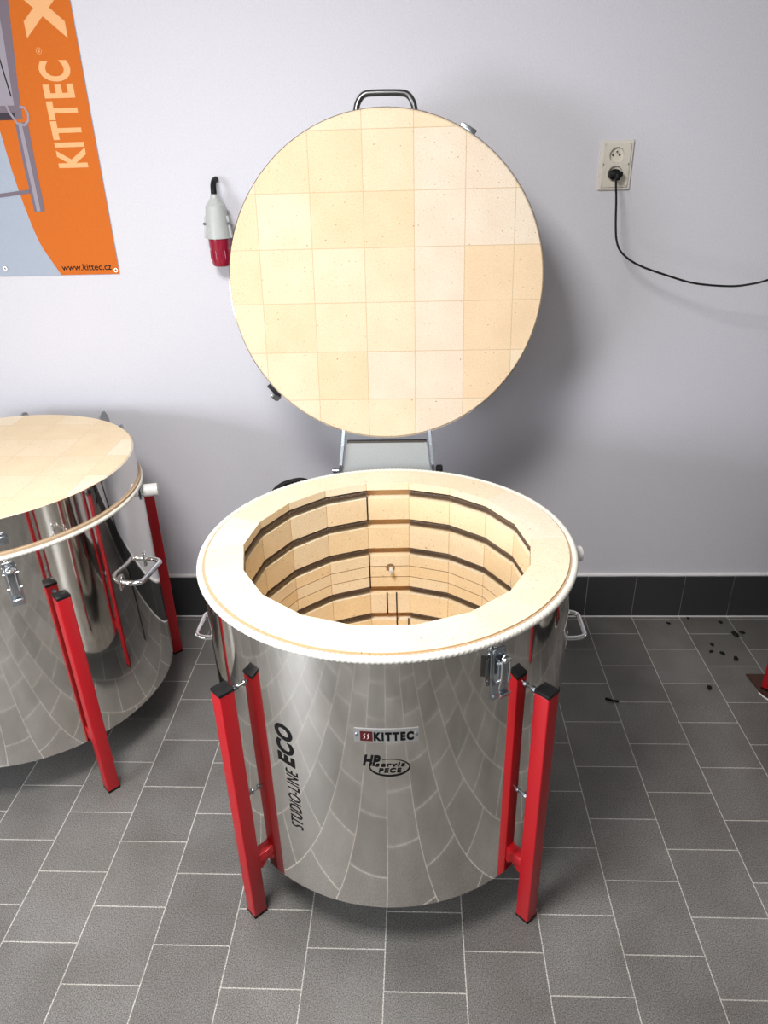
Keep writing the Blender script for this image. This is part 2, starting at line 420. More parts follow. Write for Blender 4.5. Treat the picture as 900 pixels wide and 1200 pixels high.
ORIENT = math.radians(91.7)
NS = 18
def lining_bm(R_out, apo, ztop, zfloor, grooves, seams):
    """18-sided brick lining: flat top ring and stepped inner wall"""
    bm = bmesh.new(); half = PI / NS; step = 2 * half
    rng = random.Random(3)
    prof = [(ztop, -.0)]      # (z, inset)
    marks = []
    ev = []
    for a, b in grooves: ev.append((a, b, 'g'))
    for zc in seams: ev.append((zc + .0013, zc - .0013, 's'))
    ev.sort(key=lambda e: -e[0])
    prof = [(ztop - .0, -.0)]; kinds = []
    prof = [(ztop, 0)]
    for a, b, k in ev:
        prof.append((a, 0)); kinds.append('brick')
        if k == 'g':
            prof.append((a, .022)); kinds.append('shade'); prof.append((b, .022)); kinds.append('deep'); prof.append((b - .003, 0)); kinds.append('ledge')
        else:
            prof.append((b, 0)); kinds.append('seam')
    prof.append((zfloor, 0)); kinds.append('brick')
    js = .0011
    tint = {}
    def T(key):
        if key not in tint: tint[key] = rng.choice(CREAM)
        return tint[key]
    la = bm.loops.layers.float_color.new('tint')
    def face(vs, c):
        f = bm.faces.new(vs)
        for l in f.loops: l[la] = (*c, 1)
    for k in range(NS):
        mid = ORIENT + step * k
        hw = math.tan(half)
        n = Vector((math.cos(mid), math.sin(mid), 0)); t = Vector((-math.sin(mid), math.cos(mid), 0))
        def P(fr, z, inset, d=0):     # fr in -1..1 along the facet
            ap = apo + inset
            return n * ap + t * (ap * hw * fr + d) + Vector((0, 0, z))
        us = [(-1, 0), (-1, js), (1, -js), (1, 0)]
        course = 0
        for q, (a, b) in enumerate(zip(prof, prof[1:])):
            kd = kinds[q]
            if kd == 'brick': course += 1
            for w, (ua, ub) in enumerate(zip(us, us[1:])):
                vs = [bm.verts.new(P(ua[0], a[0], a[1], ua[1])), bm.verts.new(P(ub[0], a[0], a[1], ub[1])),
                      bm.verts.new(P(ub[0], b[0], b[1], ub[1])), bm.verts.new(P(ua[0], b[0], b[1], ua[1]))]
                c = T((k, course))
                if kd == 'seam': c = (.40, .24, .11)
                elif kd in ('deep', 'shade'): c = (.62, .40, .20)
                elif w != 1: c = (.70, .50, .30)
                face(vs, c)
        # top ring sector
        M_ = 10; outer = []; inner = []
        seq = [-1, -1 + js / (apo * hw)] + [-1 + 2 * i / M_ for i in range(1, M_)] + [1]
        for i, fr in enumerate(seq):
            a_ = mid + half * fr
            outer.append(Vector((R_out * math.cos(a_), R_out * math.sin(a_), ztop)))
            inner.append(P(fr, ztop, 0))
        tc = rng.choice([(.91, .80, .62), (.91, .79, .605), (.915, .81, .64), (.90, .78, .60)])
        if k in (4,): tc = (.92, .84, .70)
        if k in (14, 15): tc = (.92, .84, .70)
        for i in range(len(seq) - 1):
            c = tc if i else tuple(v * .93 for v in tc)
            face([bm.verts.new(inner[i]), bm.verts.new(outer[i]), bm.verts.new(outer[i + 1]), bm.verts.new(inner[i + 1])], c)
            face([bm.verts.new(outer[i]), bm.verts.new(outer[i] - Vector((0, 0, .03))), bm.verts.new(outer[i + 1] - Vector((0, 0, .03))), bm.verts.new(outer[i + 1])], (.7, .5, .3))
    # floor of the chamber
    vs = [bm.verts.new((1.01 * apo / math.cos(half) * math.cos(ORIENT + half + step * k), 1.01 * apo / math.cos(half) * math.sin(ORIENT + half + step * k), zfloor)) for k in range(NS)]
    face(vs, CREAM[0])
    bmesh.ops.remove_doubles(bm, verts=bm.verts, dist=1e-5)
    return bm

def coil_bm(apo, turns_per_side=30, cr=.0092, wr=.0014):
    """heating coil following the facets, leaving the middle back facet free"""
    half = PI / NS; step = 2 * half; ap = apo + .0098
    pts = []
    path = []
    for k in range(NS + 1):
        a = ORIENT + half + step * k
        if k == NS: a = ORIENT - half
        path.append(Vector((math.cos(a), math.sin(a), 0)) * ap / math.cos(half))
    path = path[:NS]          # 17 facets: from +half round to -half
    per = 6
    for A, B in zip(path, path[1:]):
        d = (B - A).normalized(); n = Vector((-d.y, d.x, 0)); m = turns_per_side * per
        for i in range(m):
            th = 2 * PI * i / per
            pts.append(A.lerp(B, i / m) + n * cr * math.cos(th) + Vector((0, 0, cr * math.sin(th))))
    bm = bmesh.new()
    add_tube(bm, pts, wr, seg=4)
    return bm

def cylmap(R, ang, z0):
    return lambda s, t, o=0.0008: Vector(((R + o) * math.cos(ang + s / R), (R + o) * math.sin(ang + s / R), z0 + t))

def strip(pts, w):
    """2D polyline of width w -> (V,F)"""
    V = []; F = []
    for i, (x, y) in enumerate(pts):
        a = pts[max(i - 1, 0)]; b = pts[min(i + 1, len(pts) - 1)]
        dx, dy = b[0] - a[0], b[1] - a[1]; l = math.hypot(dx, dy); ww = w(i / (len(pts) - 1)) if callable(w) else w
        nx, ny = -dy / l * ww / 2, dx / l * ww / 2
        V += [(x + nx, y + ny), (x - nx, y - ny)]
        if i: F.append([2 * i - 2, 2 * i - 1, 2 * i + 1, 2 * i])
    return V, F

def grid2d(x0, x1, y0, y1, nx=16, ny=1):
    V = [(x0 + (x1 - x0) * i / nx, y0 + (y1 - y0) * j / ny) for j in range(ny + 1) for i in range(nx + 1)]
    F = [[j * (nx + 1) + i, j * (nx + 1) + i + 1, (j + 1) * (nx + 1) + i + 1, (j + 1) * (nx + 1) + i] for j in range(ny) for i in range(nx)]
    return V, F

def make_port(parent, ang, R, z):
    def T(o, t=0, dz=0): return TR((R + o) * math.cos(ang) - t * math.sin(ang), (R + o) * math.sin(ang) + t * math.cos(ang), z + dz, ang)
    X = Matrix.Rotation(PI / 2, 4, 'Y')
    bm = bmesh.new(); add_cyl(bm, .021, .052, T(.026) @ X, seg=32, bevel=.002)
    pt = link('vent_plug', bm, M['white_ceramic'], parent, smooth='auto')
    bm = bmesh.new()
    add_box(bm, (.003, .075, .034), T(.0015, 0, 0), bevel=.001)
    for t in (-.03, .03): add_cyl(bm, .005, .005, T(.005, t) @ X, seg=6)
    link('bracket_plate', bm, M['zinc'], pt, smooth='auto')

def make_lid(parent, R, th, xs, ys, tints, face_name='brick_slab', seam=(.60, .46, .31)):
    """lid in its own frame: brick face at local z=0 looking +z, body below"""
    bm = bmesh.new()
    add_lathe(bm, [(R - .0014, -.0030), (R, -.0034), (R, -th), (R - .0015, -th - .001), (0, -th - .001)], seg=160)
    lid = link('lid', bm, M['steel'], parent, smooth='auto')
    link(face_name, brick_disc(R - .0016, th - .004, xs, ys, tints, seam=seam), M['brick'], lid, smooth=False)
    return lid

def build_body(root, R, zb, zt, legrad, legh, handle_angs, hz, rope_r=.0080, hw_=.12):
    bm = bmesh.new()
    add_lathe(bm, [(R - .004, zb), (R, zb + .001), (R, zt - .012), (R - .002, zt - .012), (R - .002, zb + .006)], seg=180)
    body = link('outer_jacket', bm, M['steel'], root, smooth='auto')
    bm = bmesh.new(); add_lathe(bm, [(0, zb - .012), (R - .03, zb - .012), (R - .006, zb + .002), (R - .006, zb + .02), (0, zb + .02)], seg=96)
    link('base_plate', bm, M['under'], root, smooth='auto')
    link('edge_rope', rope_bm(R + .0025, zt - .008, rope_r), M['rope'], root, smooth=True)
    gap = legrad - .0195 - R
    for a in (225, 315, 45, 135):
        make_leg(root, math.radians(a), legrad, legh, gap, zb)
    for a in handle_angs: make_handle(root, math.radians(a), R, hz, hw_, .05 if hw_ < .14 else .055, .0062 if hw_ < .14 else .0082)
    return body

# ---- open kiln in the middle
K1 = empty('pottery_kiln', (-.184, -1.022, 0), 'polished steel kiln with raised lid and open brick chamber, standing in the middle', 'kiln', 'steel kilns on red legs')
R1, ZB1, ZT1 = .462, .168, .932
build_body(K1, R1, ZB1, ZT1, .507, .763, (180, 0), .678)
APO = .359
grooves = [(.910, .884), (.811, .785), (.711, .685), (.570, .544), (.469, .443), (.369, .343)]
link('brick_lining', lining_bm(R1 - .010, APO, ZT1, .27, grooves, [.645, .606]), M['brick'], K1)
c0 = None
for a, b in grooves:
    if c0 is None:
        c0 = link('heating_coil', coil_bm(APO), M['coil'], K1, smooth=True, at=(0, 0, (a + b) / 2))
    else:
        c = c0.copy(); COL.objects.link(c); c.parent = K1; c.location = (0, 0, (a + b) / 2)
bm = bmesh.new()   # felt seal between bricks and rope
add_lathe(bm, [(R1 - .0125, ZT1 - .004), (R1 - .0045, ZT1 - .004), (R1 - .0045, ZT1 - .012), (R1 - .0125, ZT1 - .012)], seg=120, closed=True)
link('felt_seal', bm, M['seamfill'], K1, smooth='auto')
# wire ends on the middle facet
nb = Vector((math.cos(ORIENT), math.sin(ORIENT), 0)); tb = Vector((-math.sin(ORIENT), math.cos(ORIENT), 0))
def on_facet(u, z, o=0):     # u positive to the right seen from the front
    return nb * (APO - o) - tb * u + Vector((0, 0, z))
for u, za, zb_ in ((-.0625, .886, .809), (-.0625, .687, .568), (-.010, .546, .467), (.020, .546, .30), (.058, .445, .30)):
    p = on_facet(u, (za + zb_) / 2, .0005)
    link('wire_slot', box((.0042, .002, za - zb_ + .004), TR(p.x, p.y, p.z, ORIENT - PI / 2)), M['slot'], K1)
p = on_facet(.003, .640, .0)
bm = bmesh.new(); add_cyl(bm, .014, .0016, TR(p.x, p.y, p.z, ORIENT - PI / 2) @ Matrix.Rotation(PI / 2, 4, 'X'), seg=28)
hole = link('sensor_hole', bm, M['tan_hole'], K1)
bm = bmesh.new(); add_cyl(bm, .0065, .026, TR(p.x + .002, p.y - .012, p.z - .003, ORIENT - PI / 2) @ Matrix.Rotation(PI / 2, 4, 'X'), seg=20, bevel=.001)
link('sensor_tip', bm, M['white_ceramic'], hole, smooth='auto')
make_latch(K1, math.radians(-58), R1, .905)
make_port(K1, math.radians(8), R1, .855)

# nameplate and printed lettering on the jacket
ang = math.radians(-88.7)
cm = cylmap(R1, ang, 0)
V, F = grid2d(-.068, .068, .7055, .7425, 20, 1)
bm = flat(V, F, lambda s, t: cm(s, t, .0016))
geom = bmesh.ops.extrude_face_region(bm, geom=list(bm.faces))
for v in [e for e in geom['geom'] if isinstance(e, bmesh.types.BMVert)]:
    r = math.hypot(v.co.x, v.co.y); v.co.x *= (r - .0015) / r; v.co.y *= (r - .0015) / r
npl = link('nameplate', bm, M['plate'], K1)
V, F = grid2d(-.0557, -.0290, .7095, .7360, 4, 1)
link('logo_square', flat(V, F, lambda s, t: cm(s, t, .0019)), M['dark_red'], npl)
bm = bmesh.new()
for s0 in (-.0465, -.0385):
    V, F = strip([(s0 + .0017 * math.sin(i / 12 * 2 * PI) + .005 * (i / 12 - .5), .7150 + .0155 * i / 12) for i in range(13)], lambda t: .0026 * math.sin(PI * (.12 + .76 * t)))
    vs = [bm.verts.new(cm(s, t, .0022)) for s, t in V]
    for f in F: bm.faces.new([vs[i] for i in f])
link('flame_mark', bm, M['white_print'], npl)
V, F = text_mesh('KITTEC', .0845, .0245, bold=.070, spacing=1.32)
link('lettering', flat(V, F, lambda s, t: cm(s + .0152, t + .7228, .0020)), M['print_black'], npl)
for s in (-.0628, .0632):
    P = cm(s, .7262, .0025)
    bm = bmesh.new(); add_cyl(bm, .0034, .003, TR(P.x, P.y, P.z, ang + s / R1) @ Matrix.Rotation(PI / 2, 4, 'Y'), seg=14)
    link('rivet', bm, M['zinc'], npl, smooth='auto')
def put_text(name, txt, s0, s1, z0, z1, bold, shear=0., sp=1.12):
    V, F = text_mesh(txt, s1 - s0, z1 - z0, bold, shear, sp)
    link(name, flat(V, F, lambda s, t: cm(s + (s0 + s1) / 2, t + (z0 + z1) / 2)), M['print_black'], K1)
put_text('lettering', 'HP', -.0534, -.0140, .637, .668, .05, .25, 1.02)
put_text('lettering', 'servis', -.0262, .0385, .6350, .6475, .034, .15, 1.2)
put_text('lettering', 'PECE', -.0195, .0310, .6180, .6310, .034, .15, 1.2)
el = []
for i in range(61):
    th = PI * .62 - 2 * PI * .90 * i / 60
    el.append((.0048 + .043 * math.cos(th), .6330 + .0240 * math.sin(th)))
V, F = strip(el, lambda t: .0012 + .0032 * max(0, math.sin(PI * min(1, max(0, (t - .15) / .85)))))
link('logo_ellipse', flat(V, F, lambda s, t: cm(s, t)), M['print_black'], K1)
# vertical model name, reads bottom to top
def vert_text(txt, adeg, z0, z1, width, bold, shear, sp=1.):
    V, F = text_mesh(txt, z1 - z0, width, bold, shear, sp)
    f = cylmap(R1, math.radians(adeg), (z0 + z1) / 2)
    link('lettering', flat(V, F, lambda a, b: f(-b, a)), M['print_black'], K1)
vert_text('ECO', -118.6, .579, .700, .048, .042, .25, 1.14)
vert_text('STUDIO-LINE', -117.2, .380, .570, .034, -.004, .3, 1.05)

# lid, raised and leaning back a little
xs = [-.365, -.21, -.058, .086, .231, .372]; ys = [.408, .25, .10, -.052, -.195, -.34]
tan = {(1, 1), (2, 1), (2, 2), (3, 2), (5, 3), (6, 3), (5, 4), (6, 4), (2, 5), (5, 5), (1, 4), (0, 3), (0, 2)}
pale = {(4, 1), (5, 1), (4, 2), (5, 2), (6, 2), (4, 3), (4, 4), (3, 5), (4, 5), (4, 6)}
def tints(i, j):
    if (i, j) in tan: return (.765, .60, .415)
    if (i, j) in pale: return (.755, .655, .54)
    return [(.775, .638, .465), (.778, .65, .485)][(i * 3 + j) % 2]
lid = make_lid(K1, .462, .095, xs, ys, tints)
cl = Vector((-.196, -.427, 1.467)) - Vector((-.184, -1.022, 0))
t = .131
ux = Vector((1, 0, 0)); vy = Vector((0, math.sin(t), math.cos(t))); nz = ux.cross(vy)
LM = Matrix(((ux.x, vy.x, nz.x, cl.x), (ux.y, vy.y, nz.y, cl.y), (ux.z, vy.z, nz.z, cl.z), (0, 0, 0, 1)))
lid.matrix_local = LM
RL = .462
# handle on top of the lid
def rim(a, o, z): return TR((RL + o) * math.cos(a), (RL + o) * math.sin(a), z, a - PI / 2)
a0 = math.radians(89)
bm = bmesh.new(); h = .082
P = smooth_path([(-h, -.002, 0), (-h + .004, .022, 0), (-h + .020, .043, 0), (-h + .045, .046, 0), (h - .045, .046, 0), (h - .020, .043, 0), (h - .004, .022, 0), (h, -.002, 0)], n=3)
add_tube(bm, P, .0088, seg=14)
bm.transform(rim(a0, -.006, -.040))
ho = link('handle', bm, M['darksteel'], lid, smooth=True)
for s in (-1, 1):
    bm = box((.042, .004, .030), rim(a0 - s * .205, .002, -.040), bevel=.001)
    link('handle_foot', bm, M['darksteel'], ho, smooth='auto')
# catch plates on the lid rim
for deg, nm in ((59.5, 'latch_catch'), (221.5, 'latch_catch')):
    a = math.radians(deg)
    bm = box((.046, .013, .030), rim(a, .006, -.022), bevel=.001) if deg < 90 else box((.050, .015, .034), rim(a, .007, -.022), bevel=.002)
    ca = link(nm, bm, M['zinc'] if deg < 90 else M['black'], lid, smooth='auto')
    if deg > 90:
        bm = box((.024, .024, .02), rim(a + .025, .018, -.02), bevel=.003)
        add_cyl(bm, .009, .030, rim(a + .045, .018, -.02), seg=14)
        link('catch_hook', bm, M['darksteel'], ca, smooth='auto')
# hinge: two arms, sloping cover plate, bolts and knob (kiln-local coordinates)
O1 = Vector((-.184, -1.022, 0))
def W1(x, y, z): return Vector((x, y, z)) - O1
def arm(xa, xb):
    bm = bmesh.new()
    prof = [(-.525, .870), (-.470, .880), (-.455, .930), (-.440, .990), (-.395, 1.080), (-.355, 1.100), (-.375, 1.135), (-.43, 1.12), (-.482, 1.035), (-.495, .985), (-.520, .930)]
    a = [bm.verts.new(W1(xa + (xb - xa) * min(1, max(0, (z - .88) / .15)), y, z)) for y, z in prof]
    b = [bm.verts.new(v.co + Vector((.009, 0, 0))) for v in a]
    bm.faces.new(a[::-1]); bm.faces.new(b)
    for i in range(len(a)): bm.faces.new((a[i], a[(i + 1) % len(a)], b[(i + 1) % len(a)], b[i]))
    return link('hinge_arm', bm, M['zinc'], K1)
arm(-.358, -.340); arm(-.056, -.072)
bm = bmesh.new()
q = [W1(-.348, -.520, .885), W1(-.062, -.520, .885), W1(-.075, -.475, .988), W1(-.327, -.475, .988)]
q2 = [v + Vector((0, .004, -.002)) for v in q]
a = [bm.verts.new(v) for v in q]; b = [bm.verts.new(v) for v in q2]
bm.faces.new(a); bm.faces.new(b[::-1])
for i in range(4): bm.faces.new((a[i], b[i], b[(i + 1) % 4], a[(i + 1) % 4]))
hp = link('hinge_cover', bm, M['grey_sheet'], K1)
bm = bmesh.new(); p = W1(-.201, -.470, .991); add_box(bm, (.252, .014, .006), TR(p.x, p.y, p.z), bevel=.001)
link('folded_edge', bm, M['darksteel'], hp)
bm = box((.30, .055, .16), TR(*W1(-.205, -.5305, .80)), bevel=.003)
link('hinge_mount', bm, M['darksteel'], K1, smooth='auto')
bm = bmesh.new(); add_cyl(bm, .008, .020, TR(*W1(-.366, -.505, .905)) @ Matrix.Rotation(PI / 2, 4, 'Y'), seg=16, bevel=.003)
link('hinge_bolt', bm, M['zinc'], K1, smooth='auto')
bm = bmesh.new(); add_cyl(bm, .017, .022, TR(*W1(-.036, -.505, .905)) @ Matrix.Rotation(PI / 2, 4, 'Y'), seg=10, bevel=.003)
link('hinge_knob', bm, M['black'], K1, smooth='auto')
# black supply cable looping out behind the rim
bm = bmesh.new()
add_tube(bm, catmull([W1(-.36, -.53, .62), W1(-.40, -.50, .80), W1(-.45, -.49, .855), W1(-.505, -.495, .866), W1(-.570, -.515, .835), W1(-.62, -.50, .70), W1(-.62, -.42, .40), W1(-.60, -.35, .06), W1(-.56, -.33, .012)], 10), .0085, seg=10)
link('supply_cable', bm, M['rubber'], K1, smooth=True)

# ---- closed kiln on the left
K2 = empty('pottery_kiln', (-1.452, -.612, 0), 'round polished steel kiln with closed brick-topped lid, on red legs at the left edge', 'kiln', 'steel kilns on red legs')
R2, ZB2, ZT2 = .456, .178, .884
build_body(K2, R2, ZB2, ZT2, .503, .742, (-9, 171), .645, rope_r=.007, hw_=.15)
make_latch(K2, math.radians(-57), R2, .862, hang=False)
make_port(K2, math.radians(14), R2, .838)
xs2 = [-.365, -.22, -.07, .08, .23, .375]
lid2 = make_lid(K2, .4545, .096, xs2, [-y for y in ys[::-1]], lambda i, j: [(.86, .735, .55), (.84, .70, .50), (.90, .79, .63), (.85, .72, .53)][(i * 3 + j * j + i * j) % 4], seam=(.76, .61, .44))
lid2.location = (0, 0, .988)
bm = bmesh.new(); add_lathe(bm, [(R2 - .02, .880), (R2 + .0045, .880), (R2 + .0045, .8905), (R2 - .02, .8905)], seg=150, closed=True)
link('felt_seal', bm, M['seamfill'], K2, smooth='auto')
def rim2(deg, o, z): a = math.radians(deg); return TR((R2 + o) * math.cos(a), (R2 + o) * math.sin(a), z, a + PI / 2)
bm = box((.036, .004, .034), rim2(-57, .002, -.060), bevel=.001)
add_box(bm, (.030, .012, .006), rim2(-57, .009, -.052), bevel=.001)
for sx in (-1, 1): add_cyl(bm, .0035, .004, rim2(-57 + sx * 1.3, .005, -.070) @ Matrix.Rotation(PI / 2, 4, 'X'), seg=10)
link('latch_catch', bm, M['zinc'], lid2, smooth='auto')
for x in (-1.565, -1.268):
    bm = bmesh.new()
    prof = [(-.175, .86), (-.165, .930), (-.145, .968), (-.120, .982), (-.095, .976), (-.075, .950), (-.065, .91), (-.06, .84), (-.10, .80), (-.175, .82)]
    a = [bm.verts.new((x - K2.location.x, y - K2.location.y, z)) for y, z in prof]; b = [bm.verts.new(v.co + Vector((.006, 0, 0))) for v in a]
    bm.faces.new(a[::-1]); bm.faces.new(b)
    for i in range(len(a)): bm.faces.new((a[i], a[(i + 1) % len(a)], b[(i + 1) % len(a)], b[i]))
    link('hinge_arm', bm, M['grey_sheet'], K2)
bm = bmesh.new(); add_cyl(bm, .016, .40, TR(-1.40 - K2.location.x, -.115 - K2.location.y, .915) @ Matrix.Rotation(PI / 2, 4, 'Y'), seg=20, bevel=.002)
link('hinge_rod', bm, M['zinc'], K2, smooth='auto')
bm = box((.30, .05, .12), TR(-1.3525 - K2.location.x, -.135 - K2.location.y, .80), bevel=.003)
link('hinge_mount', bm, M['darksteel'], K2, smooth='auto')

# ------------------------------------------------------------------ poster
def on_wall(y): return lambda x, z: Vector((x, y, z))
PX0, PX1, PZ0, PZ1 = -2.25, -1.148, 1.449, 2.62
post = empty('advertising_poster', (-1.70, 0, 1.449), 'orange and pale grey banner poster fixed to the wall at upper left', 'poster')
PO = post.location
def pflat(name, V, F, lay, mat, par=post):
    return link(name, flat(V, F, lambda x, z: Vector((x - PO.x, -.0035 - .0004 * lay, z - PO.z))), mat, par, recalc=False)
def poly(pts): return pts, [list(range(len(pts)))]
bm = box((PX1 - PX0, .003, PZ1 - PZ0), TR((PX0 + PX1) / 2 - PO.x, -.0018, (PZ1 - PZ0) / 2))
sheet = link('sheet', bm, M['poster'], post)
cur = catmull([(-1.357, 1.4495, 0), (-1.383, 1.50, 0), (-1.409, 1.557, 0), (-1.428, 1.64, 0), (-1.444, 1.747, 0), (-1.455, 1.863, 0), (-1.460, 1.98, 0), (-1.455, 2.3, 0), (-1.44, 2.6195, 0)], 5)
pflat('orange_field', *poly([(-1.1485, 1.4495)] + [(-1.1485, 2.6195)] + [(p.x, p.y) for p in cur[::-1]]), 1, M['orange'], sheet)
pic = pflat('printed_picture', *poly([(-1.95, 1.932), (-1.374, 1.935), (-1.366, 2.03), (-1.350, 2.16), (-1.338, 2.26), (-1.315, 2.6195), (-1.95, 2.6195)]), 2, M['p_mauve'], sheet)
pflat('picture_panel', *poly([(-1.95, 1.975), (-1.392, 1.975), (-1.386, 2.06), (-1.378, 2.16), (-1.37, 2.4), (-1.95, 2.4)]), 3, M['p_light'], pic)
pflat('picture_shadow', *poly([(-1.95, 1.934), (-1.40, 1.934), (-1.395, 1.955), (-1.95, 1.955)]), 3, M['p_dark'], pic)
V, F = strip([(-1.413, 2.20), (-1.405, 2.10), (-1.3955, 2.0)], .004); pflat('picture_line', V, F, 4, M['p_black'], pic)
# printed stand: post, cross bar, hose loop
pflat('picture_post', *poly([(-1.402, 1.925), (-1.360, 1.927), (-1.364, 1.80), (-1.366, 1.660), (-1.403, 1.656), (-1.405, 1.80)]), 3, M['p_mauve'], pic)
pflat('picture_post_light', *poly([(-1.392, 1.925), (-1.380, 1.926), (-1.380, 1.80), (-1.381, 1.660), (-1.394, 1.658), (-1.394, 1.80)]), 4, M['p_light'], pic)
pflat('picture_bar', *poly([(-1.56, 1.700), (-1.403, 1.716), (-1.403, 1.728), (-1.56, 1.712)]), 3, M['p_mauve'], pic)
pflat('picture_post_rear', *poly([(-1.56, 1.90), (-1.515, 1.90), (-1.512, 1.715), (-1.56, 1.71)]), 3, M['p_mauve'], pic)
V, F = strip([(-1.420 + .0 + x, z) for x, z in [(0, 1.985), (.008, 1.955), (.025, 1.925), (.048, 1.918), (.064, 1.93), (.068, 1.95), (.060, 1.968), (.045, 1.972)]], .007)
pflat('picture_hose', V, F, 5, M['p_light'], pic)
# lettering, reads bottom to top
V, F = text_mesh('KITTEC', 2.094 - 1.790, .101, bold=.036, spacing=1.15)
pflat('lettering', [(-1.2370 - b, 1.942 + a) for a, b in V], F, 2, M['peach'], sheet)
V, F = text_mesh('X', .160, .128, bold=.05)
pflat('lettering', [(-1.2400 - b, 2.231 + a) for a, b in V], F, 2, M['peach'], sheet)
ringp = [(-1.2755 + .0085 * math.cos(i / 24 * 2 * PI), 2.1205 + .0085 * math.sin(i / 24 * 2 * PI)) for i in range(25)]
V, F = strip(ringp, .0012); pflat('registered_mark', V, F, 2, M['peach'], sheet)
V, F = text_mesh('R', .008, .008, bold=.02); pflat('lettering', [(-1.2755 - b, 2.1205 + a) for a, b in V], F, 2, M['peach'], sheet)
V, F = text_mesh('www.kittec.cz', .178, .0225, bold=.012)
pflat('lettering', [(-1.2615 + a, 1.4750 + b) for a, b in V], F, 2, M['p_black'], sheet)
for x, z in ((-1.1585, 1.4625), (-1.553, 1.476)):
    bm = bmesh.new(); add_lathe(bm, [(.0035, 0), (.0075, 0), (.0070, .0025), (.0045, .0025)], seg=20, closed=True)
    bm.transform(TR(x - PO.x, -.0042, z - PO.z, 0, PI / 2))
    link('grommet', bm, M['brass'], post, smooth='auto')

# ------------------------------------------------------------------ double wall socket
sk = empty('wall_socket', (.5395, 0, 1.752), 'ivory double wall socket, upper outlet free, black plug in the lower', 'socket')
def rrect(w, h, r, n=5):
    P = []
    for cx, cy, a0 in ((w / 2 - r, h / 2 - r, 0), (-w / 2 + r, h / 2 - r, PI / 2), (-w / 2 + r, -h / 2 + r, PI), (w / 2 - r, -h / 2 + r, 1.5 * PI)):
        P += [(cx + r * math.cos(a0 + PI / 2 * i / n), cy + r * math.sin(a0 + PI / 2 * i / n)) for i in range(n + 1)]
    return P
FW = Matrix.Rotation(PI / 2, 4, 'X')     # local XY -> wall XZ, local Z -> out of the wall (-Y)
bm = bmesh.new()
loops = []
for w_, h_, r_, z_ in ((.104, .146, .005, 0), (.104, .146, .005, .006), (.100, .142, .004, .008), (.085, .127, .002, .008), (.085, .127, .002, .0005)):
    loops.append([bm.verts.new((x, -z_, y)) for x, y in rrect(w_, h_, r_)])
for A, B in zip(loops, loops[1:]):
    for k in range(len(A)): bm.faces.new((A[k], A[(k + 1) % len(A)], B[(k + 1) % len(A)], B[k]))
link('frame', bm, M['socket_frame'], sk, smooth='auto')
# face plate with two real round wells
def plate_with_wells():
    bm = bmesh.new(); N = 40; w, h = .084, .126
    zc = [.030, -.024]; r = .0235
    z0 = .0125
    import itertools
    # two square cells each with a round hole
    def cell(cy, y0, y1):
        out = []; inn = []
        for k in range(N):
            th = 2 * PI * k / N; c, s = math.cos(th), math.sin(th)
            # ray to rectangle
            tx = (w / 2) / abs(c) if abs(c) > 1e-9 else 1e9
            ty = ((y1 - cy) / s if s > 1e-9 else (y0 - cy) / s if s < -1e-9 else 1e9)
            t = min(tx, ty)
            out.append(bm.verts.new((c * t, cy + s * t, z0))); inn.append(bm.verts.new((c * r, cy + s * r, z0)))
        deep = [bm.verts.new((v.co.x * .93, cy + (v.co.y - cy) * .93, .0008)) for v in inn]
        for k in range(N):
            k2 = (k + 1) % N
            bm.faces.new((out[k], out[k2], inn[k2], inn[k])); bm.faces.new((inn[k], inn[k2], deep[k2], deep[k]))
        bm.faces.new(deep)
    cell(zc[0], .003, h / 2); cell(zc[1], -h / 2, .003)
    bm.transform(FW)
    return bm
fp = link('face_plate', plate_with_wells(), M['socket'], sk, smooth=False)
bm = bmesh.new()
for a, b, c, d in ((0, .0632, .084, .0006), (0, -.0632, .084, .0006)):
    add_box(bm, (c, .0045, .0012), TR(a, -.0102, b))
for x in (-.042, .042): add_box(bm, (.0012, .0045, .126), TR(x, -.0102, 0))
link('plate_edge', bm, M['socket'], fp)
for dx in (-.0105, .0105):
    bm = bmesh.new(); add_cyl(bm, .0032, .0012, TR(dx, -.0015, .030) @ FW, seg=14)
    link('pin_hole', bm, M['dark_hole'], fp)
bm = bmesh.new(); add_cyl(bm, .0024, .010, TR(0, -.0065, .0405) @ FW, seg=14)
link('earth_pin', bm, M['zinc'], fp, smooth='auto')

# ------------------------------------------------------------------ black power cord with its plug
cord = empty('power_cord', (.537, -.012, 1.728), 'black power cord plugged into the lower outlet, drooping to the right', 'cord')
CO = cord.location
bm = bmesh.new()
add_cyl(bm, .0205, .016, TR(0, -.008, -.002) @ Matrix.Diagonal((1, 1, .78, 1)) @ FW, seg=28, bevel=.002)
add_box(bm, (.042, .022, .016), TR(0, -.024, -.001), bevel=.006, seg=3)
add_box(bm, (.018, .026, .022), TR(.004, -.026, -.008), bevel=.006, seg=3)
link('plug', bm, M['black'], cord, smooth='auto')
cab = [(.541, -.038, 1.722), (.536, -.048, 1.708), (.538, -.069, 1.652), (.540, -.090, 1.577), (.545, -.111, 1.527), (.563, -.132, 1.495), (.612, -.153, 1.463), (.708, -.174, 1.430), (.785, -.195, 1.410),
       (.885, -.216, 1.403), (.941, -.237, 1.412), (.981, -.258, 1.427), (1.10, -.27, 1.47), (1.4, -.25, 1.55), (1.9, -.17, 1.62), (2.385, -.06, 1.64)]
bm = bmesh.new(); add_tube(bm, catmull([Vector(p) - CO for p in cab], 8), .0034, seg=10)
link('cable', bm, M['rubber'], cord, smooth=True)

